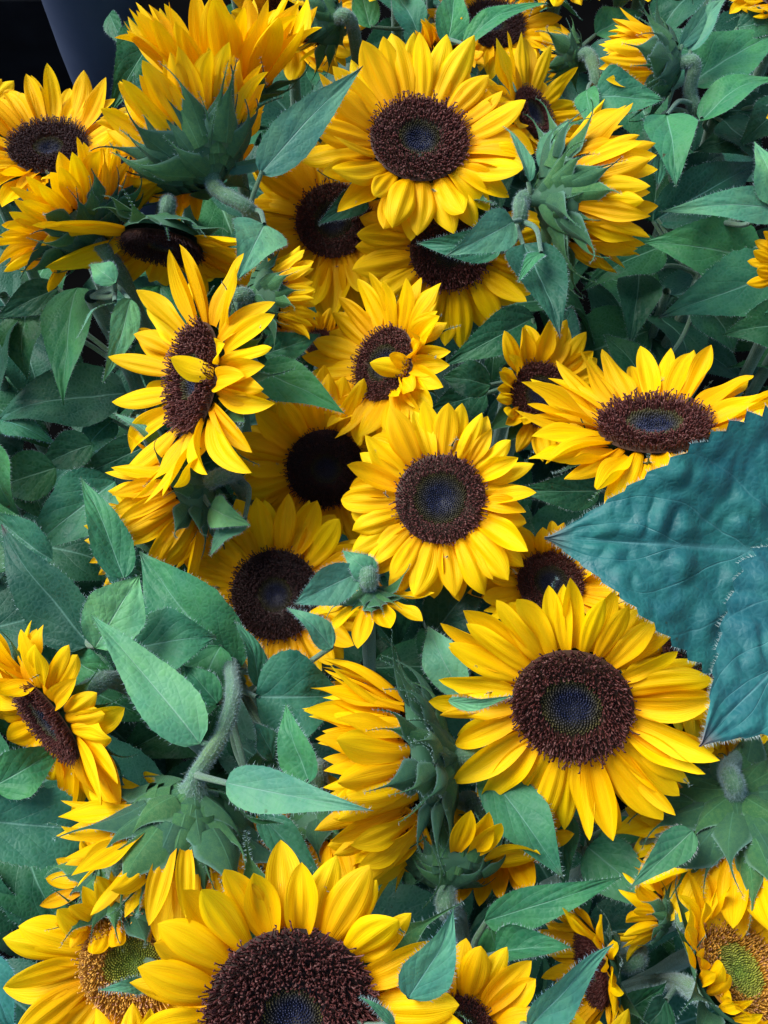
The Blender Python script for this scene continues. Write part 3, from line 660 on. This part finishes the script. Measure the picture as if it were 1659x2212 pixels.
l('S4', (590, 1640), (545, 1560), 62, -.03, -.04, roll=40, shape=.45, kind='leaf_mid')
l('S3', (150, 1420), (262, 1470), 90, -.01, -.01, roll=10, shape=.45, kind='leaf_mid')
l('S3', (330, 1250), (210, 1170), 100, .01, .0, roll=-10, shape=.45, kind='leaf_mid')
l('S4', (668, 1692), (618, 1518), 95, -0.050, -0.055, roll=-20, arch=.08, kind='leaf_mid')
l('S4', (535, 1690), (590, 1555), 80, -0.020, -0.020, roll=50, kind='leaf_mid')
l('S4', (560, 1760), (706, 1925), 76, -0.040, -0.030, roll=-20, kind='leaf_mid')
l('S5', (-15, 1700), (142, 1604), 112, -0.015, -0.005, roll=10, kind='leaf_mid')
l('S5', (-70, 1770), (245, 1800), 172, -0.005, 0.015, roll=-8, arch=.04, ser=1, shape=.55, kind='leaf_mid')
l('P4', (322, 1868), (304, 1985), 56, -.06, -.07, roll=30, kind='leaf_pale')
l('F13', (325, 2128), (212, 2142), 36, -.06, -.07, roll=30, kind='leaf_pale')
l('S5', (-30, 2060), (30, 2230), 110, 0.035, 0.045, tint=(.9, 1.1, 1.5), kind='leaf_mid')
# centre
l('B8', (775, 1236), (630, 1302), 88, -.055, -.06, roll=-5, kind='leaf_pale', shape=.5, arch=.08)
l('B8', (806, 1245), (740, 1188), 60, -.055, -.06, kind='leaf_pale')
l('F7', (935, 1370), (1066, 1222), 118, .0, -.02, roll=-10, tint=(.75, .75, .75))  # grey tint puts this leaf's shade into its colour
l('F7', (1060, 1175), (1126, 1258), 50, .0, .0)
l('B6', (1000, 1505), (922, 1352), 92, -.03, -.03, roll=-10, shape=.5, kind='leaf_pale')
l('B6', (968, 1515), (1110, 1502), 32, -.08, -.085, roll=20, arch=.16, kind='leaf_pale', pet=False)
l('S10', (1045, 1650), (1212, 1902), 124, -0.030, -0.030, roll=-10, arch=.04, shape=.5, kind='leaf_mid')
l('S10', (1225, 1760), (1222, 1930), 70, 0.000, 0.010, roll=30, kind='leaf_mid')
l('S10', (1495, 1795), (1362, 1926), 76, -0.050, -0.050, roll=20, tint=(1.2, .95, .9), kind='leaf_mid')
l('S10', (1270, 1830), (1450, 1975), 130, 0.010, 0.000, roll=0, kind='leaf_mid')
l('S10', (1300, 1790), (1420, 1880), 120, 0.030, 0.030, kind='leaf_mid')
l('S13', (1046, 1990), (1348, 1898), 88, -0.020, -0.020, roll=-10, arch=.04, shape=.3, kind='leaf_mid')
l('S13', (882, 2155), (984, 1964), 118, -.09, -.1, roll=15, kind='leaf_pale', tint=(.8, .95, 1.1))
l('S13', (1070, 2060), (1236, 2050), 110, -0.020, -0.030, roll=-35, arch=.15, fold=.7, kind='leaf_mid')
l('S13', (1060, 2000), (1100, 2090), 80, -0.010, 0.000, roll=40, kind='leaf_mid')
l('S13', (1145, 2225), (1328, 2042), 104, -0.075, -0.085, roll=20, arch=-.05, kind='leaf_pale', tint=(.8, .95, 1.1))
l('F12', (850, 2215), (775, 2150), 26, -.1, -.11, roll=40, kind='leaf_pale')
l('F16', (1330, 2190), (1440, 2120), 80, .0, .0, roll=10)
l('F14', (1440, 2160), (1380, 2230), 80, .0, .0, roll=-10)
# the huge leaves at the right edge
l('S8', (1800, 1205), (1178, 1150), 600, -.135, -.14, roll=-4, arch=.05, kind='leaf_big', ser=1.1, shape=.30, fold=.12, wav=.35, res=(150, 44), tooth=.0075, puck=.007)
l('S8', (1830, 1270), (1506, 1612), 420, -.155, -.165, roll=6, arch=.05, kind='leaf_big', ser=1.3, shape=.34, fold=.12, wav=.3, res=(130, 40), tooth=.0075, puck=.006, tint=(1.6, 1.35, 1.25))
# around the right-facing back view
l('B2', (1108, 478), (962, 556), 92, -0.055, -0.050, roll=-20, arch=.20, kind='leaf_pale')
l('B2', (1085, 535), (898, 520), 72, -0.035, -0.030, roll=-25, kind='leaf_mid')
l('B2', (1130, 530), (1213, 730), 138, -0.050, -0.050, roll=-12, arch=.08, kind='leaf')
l('B2', (1170, 545), (1120, 614), 36, -0.065, -0.070, roll=20, kind='leaf_mid')
l('B2', (1142, 395), (1085, 274), 40, -0.060, -0.065, roll=35, kind='leaf_pale')
l('B2', (1172, 365), (1230, 258), 54, -0.055, -0.060, roll=-20, kind='leaf_pale')
l('S12', (1205, 740), (1235, 660), 70, 0.040, 0.040)
# top right
l('B1b', (1284, 210), (1438, 214), 122, -0.010, -0.020, roll=5, shape=.22, arch=.06, kind='leaf_mid')
l('B1b', (1268, 195), (1295, 312), 56, -0.005, -0.010, roll=30, kind='leaf_mid')
l('B1b', (1285, 75), (1388, 28), 80, 0.020, 0.020, roll=0, kind='leaf_mid')
l('B1', (1440, 245), (1466, 402), 118, -0.020, -0.025, roll=10, arch=.07, kind='leaf_mid')
l('B1', (1410, 260), (1420, 415), 90, 0.000, 0.000, roll=-20, kind='leaf_mid')
l('B1', (1490, 112), (1570, -8), 54, -0.020, -0.030, roll=-20, kind='leaf_pale')
l('B1', (1472, 100), (1535, -20), 44, -0.025, -0.030, roll=25, kind='leaf_pale')
l('S7', (1488, 188), (1690, 75), 140, 0.020, 0.020, roll=-10, kind='leaf_mid')
l('S7', (1590, 60), (1700, 60), 70, 0.010, 0.010)
l('S7', (1512, 258), (1700, 165), 92, 0.005, 0.000, roll=-35, arch=.12, kind='leaf_mid')
l('S7', (1530, 250), (1690, 240), 110, 0.050, 0.060)
l('S6', (1415, 475), (1648, 350), 120, 0.080, 0.080, roll=10, tint=(.9, 1.05, 1.2))
l('S6', (1700, 450), (1424, 460), 84, -.03, -.035, roll=-5, kind='leaf_pale')
l('S6', (1665, 440), (1627, 306), 84, -.04, -.05, roll=10, kind='leaf_pale')
l('S6', (1640, 555), (1388, 528), 160, 0.070, 0.070, roll=-8, arch=.08, ser=.9, kind='leaf_mid')
l('S6', (1690, 590), (1424, 696), 160, 0.050, 0.050, roll=5, arch=.08, ser=.9, kind='leaf_mid')
l('S6', (1430, 530), (1258, 628), 110, 0.100, 0.110, roll=10)
l('S6', (1380, 590), (1356, 748), 100, 0.120, 0.130)
l('S6', (1500, 330), (1580, 250), 90, 0.120, 0.120)
l('S6', (1420, 470), (1330, 330), 130, 0.130, 0.140)
l('S6', (1410, 480), (1415, 340), 90, 0.120, 0.120)
l('S6', (1520, 650), (1590, 760), 130, 0.120, 0.130)
l('S6', (1400, 830), (1302, 722), 90, 0.110, 0.110)
l('S7', (1640, 300), (1500, 330), 110, .05, .06, roll=10)
l('S7', (1560, 260), (1640, 360), 100, .04, .05, roll=-10)
l('S7', (1690, 230), (1590, 320), 90, .03, .04)
l('S6', (1720, 700), (1560, 720), 120, 0.050, 0.060)
l('S6', (1480, 400), (1560, 330), 90, 0.080, 0.090)
l('S2', (120, 1010), (-20, 1060), 110, 0.055, 0.075, roll=-10, pet=False)
l('S2', (60, 1010), (110, 1130), 110, 0.065, 0.085, roll=15, pet=False)
l('S2', (200, 960), (80, 1010), 90, 0.085, 0.095, pet=False)
# middle
l('S12', (1155, 685), (955, 790), 100, 0.050, 0.060, roll=-10)
l('S12', (1060, 832), (955, 815), 84, 0.030, 0.030, shape=.5)
l('S12', (1050, 850), (920, 890), 90, 0.060, 0.060)
l('F8', (1295, 1060), (1108, 1062), 86, .02, .02, roll=-10)
l('B4', (562, 800), (747, 889), 106, -.055, -.055, roll=-8, arch=.06, kind='leaf_mid')
l('B4', (570, 765), (694, 724), 76, -0.015, -0.020, roll=20, kind='leaf_mid')
l('F5', (790, 900), (650, 920), 90, .03, .03)
l('B5', (452, 1095), (542, 1135), 74, -.01, -.015, roll=10, kind='leaf_pale', arch=.15)
l('B5', (530, 1120), (452, 1202), 60, -.005, .0, roll=30, kind='leaf_pale')
l('F20', (790, 425), (684, 488), 62, -.01, -.01, roll=-10)
# top edge
l('S11', (905, 75), (846, -25), 74, -0.005, -0.010, kind='leaf_mid')
l('S11', (965, 100), (985, -30), 76, -0.010, -0.015, roll=10, kind='leaf_mid')
l('S11', (1000, 98), (1188, 14), 56, -0.030, -0.035, roll=-20, arch=.16, kind='leaf_mid')
l('S11', (800, 60), (770, -30), 60, 0.020, 0.020, kind='leaf_mid')

# ------------------------------------------------------------------ shaded leafy stalks that fill the depth of the heap
rnd = random.Random(77); k = 0
DLAB = {
    'D0': 'dark shaded stalk in the gap up and left of the upturned bloom',
    'D3': 'dark shaded stalk in the gap above the half open top right bud',
    'D5': 'dark shaded stalk in the gap above the upturned bloom',
    'D6': 'dark shaded stalk in the gap above the topmost large bloom',
    'D7': 'dark shaded stalk in the gap above the narrow side-turned bloom',
    'D8': 'dark shaded stalk in the gap left of the half open top right bud',
    'D9': 'dark shaded stalk in the gap right of the half open top right bud',
    'D11': 'dark shaded stalk in the gap below the upright bloom at the top left',
    'D12': 'dark shaded stalk in the gap below the upturned bloom',
    'D13': 'dark shaded stalk in the gap left of the topmost large bloom',
    'D14': 'dark shaded stalk in the gap left of the right-facing bloom',
    'D15': 'dark shaded stalk in the gap below the right-facing bloom',
    'D16': 'dark shaded stalk in the gap below the half open top right bud',
    'D19': 'dark shaded stalk in the gap below the back-turned upper left bloom',
    'D20': 'dark shaded stalk in the gap below the down-facing bloom at left',
    'D21': 'dark shaded stalk in the gap above the left-turned bloom with tall narrow disc',
    'D23': 'dark shaded stalk in the gap above the small bloom with incurled petals',
    'D24': 'dark shaded stalk in the gap above the upward-tipped bloom',
    'D25': 'dark shaded stalk in the gap up and right of the upward-tipped bloom',
    'D27': 'dark shaded stalk in the gap up and left of the half open bloom pointing left',
    'D28': 'dark shaded stalk in the gap left of the left-turned bloom with tall narrow disc',
    'D29': 'dark shaded stalk in the gap above the half open bloom pointing left',
    'D31': 'dark shaded stalk in the gap left of the small bloom with incurled petals',
    'D32': 'dark shaded stalk in the gap below the small bloom with incurled petals',
    'D34': 'dark shaded stalk in the gap right of the upward-tipped bloom',
    'D36': 'dark shaded stalk in the gap left of the half open bloom pointing left',
    'D37': 'dark shaded stalk in the gap up and right of the bloom with slanting disc',
    'D39': 'dark shaded stalk in the gap right of the bloom with reddish brown disc',
    'D40': 'dark shaded stalk in the gap right of the round central bloom',
    'D44': 'dark shaded stalk in the gap above the bloom with slanting disc',
    'D45': 'dark shaded stalk in the gap right of the bloom with slanting disc',
    'D46': 'dark shaded stalk in the gap above the nodding bloom',
    'D47': 'dark shaded stalk in the gap above the large half open bloom',
    'D48': 'dark shaded stalk in the gap up and right of the large half open bloom',
    'D53': 'dark shaded stalk in the gap left of the golden-centred bloom',
    'D54': 'dark shaded stalk in the gap up and left of the nodding bloom',
    'D55': 'dark shaded stalk in the gap right of the nodding bloom',
    'D56': 'dark shaded stalk in the gap left of the upright green bracts',
    'D57': 'dark shaded stalk in the gap right of the upright green bracts',
    'D61': 'dark shaded stalk in the gap left of the nodding bloom',
    'D62': 'dark shaded stalk in the gap up and left of the golden-centred bloom',
    'D64': 'dark shaded stalk in the gap below the upright green bracts',
    'D65': 'dark shaded stalk in the gap down and right of the upright green bracts',
    'D66': 'dark shaded stalk in the gap above the bloom with thin brown disc',
    'D67': 'dark shaded stalk in the gap up and left of the cupped lower right bloom',
    'D70': 'dark shaded stalk in the gap down and left of the golden-centred bloom',
    'D74': 'dark shaded stalk in the gap left of the bloom with thin brown disc',
    'D75': 'dark shaded stalk in the gap left of the cupped lower right bloom',
    'D76': 'dark shaded stalk in the gap right of the bloom with thin brown disc',
}
DL = [l('', None, None, 0, raw=(V((0, 0, 0)), V((1, 0, 0)) * lg, lg * rnd.uniform(.55, .72)), arch=rnd.uniform(.05, .22), roll=rnd.uniform(-15, 15), pet=False, only=True) for lg in (.07, .075, .08, .085, .09, .095, .10, .105)]
for dlev, step in ((.19, 275),):
    for gy in range(-1, 11):
        for gx in range(-1, 9):
            px = 40 + gx * step + rnd.uniform(-70, 70) + (step / 2 if gy % 2 else 0); py = 40 + gy * step + rnd.uniform(-70, 70)
            if not (-300 < px < 2000 and -250 < py < 2500) or (px < 420 and py < 330): continue
            key = 'D%d' % k; k += 1
            if DLAB and key not in DLAB: rnd.random(); continue
            dz = dlev + rnd.uniform(-.015, .03); rs = random.Random(key)
            root = stalk(key, px, py, dz, DLAB.get(key, 'dark stalk deep in the shade'), r=.0035, group='shaded stalks under the flowers')
            A = at(px, py, dz)
            for q in range(8):
                a = q * 2.4 + rs.uniform(-.4, .4); d = V((math.cos(a), math.sin(a), rs.uniform(-.75, .05))).normalized()
                s = rs.uniform(.85, 1.15)
                link('leaf', rs.choice(DL), root, frame(d, V((rs.uniform(-.3, .3), rs.uniform(-.3, .3), 1)), A + V((0, 0, -.012 * q - .003)) + d * .004, s))
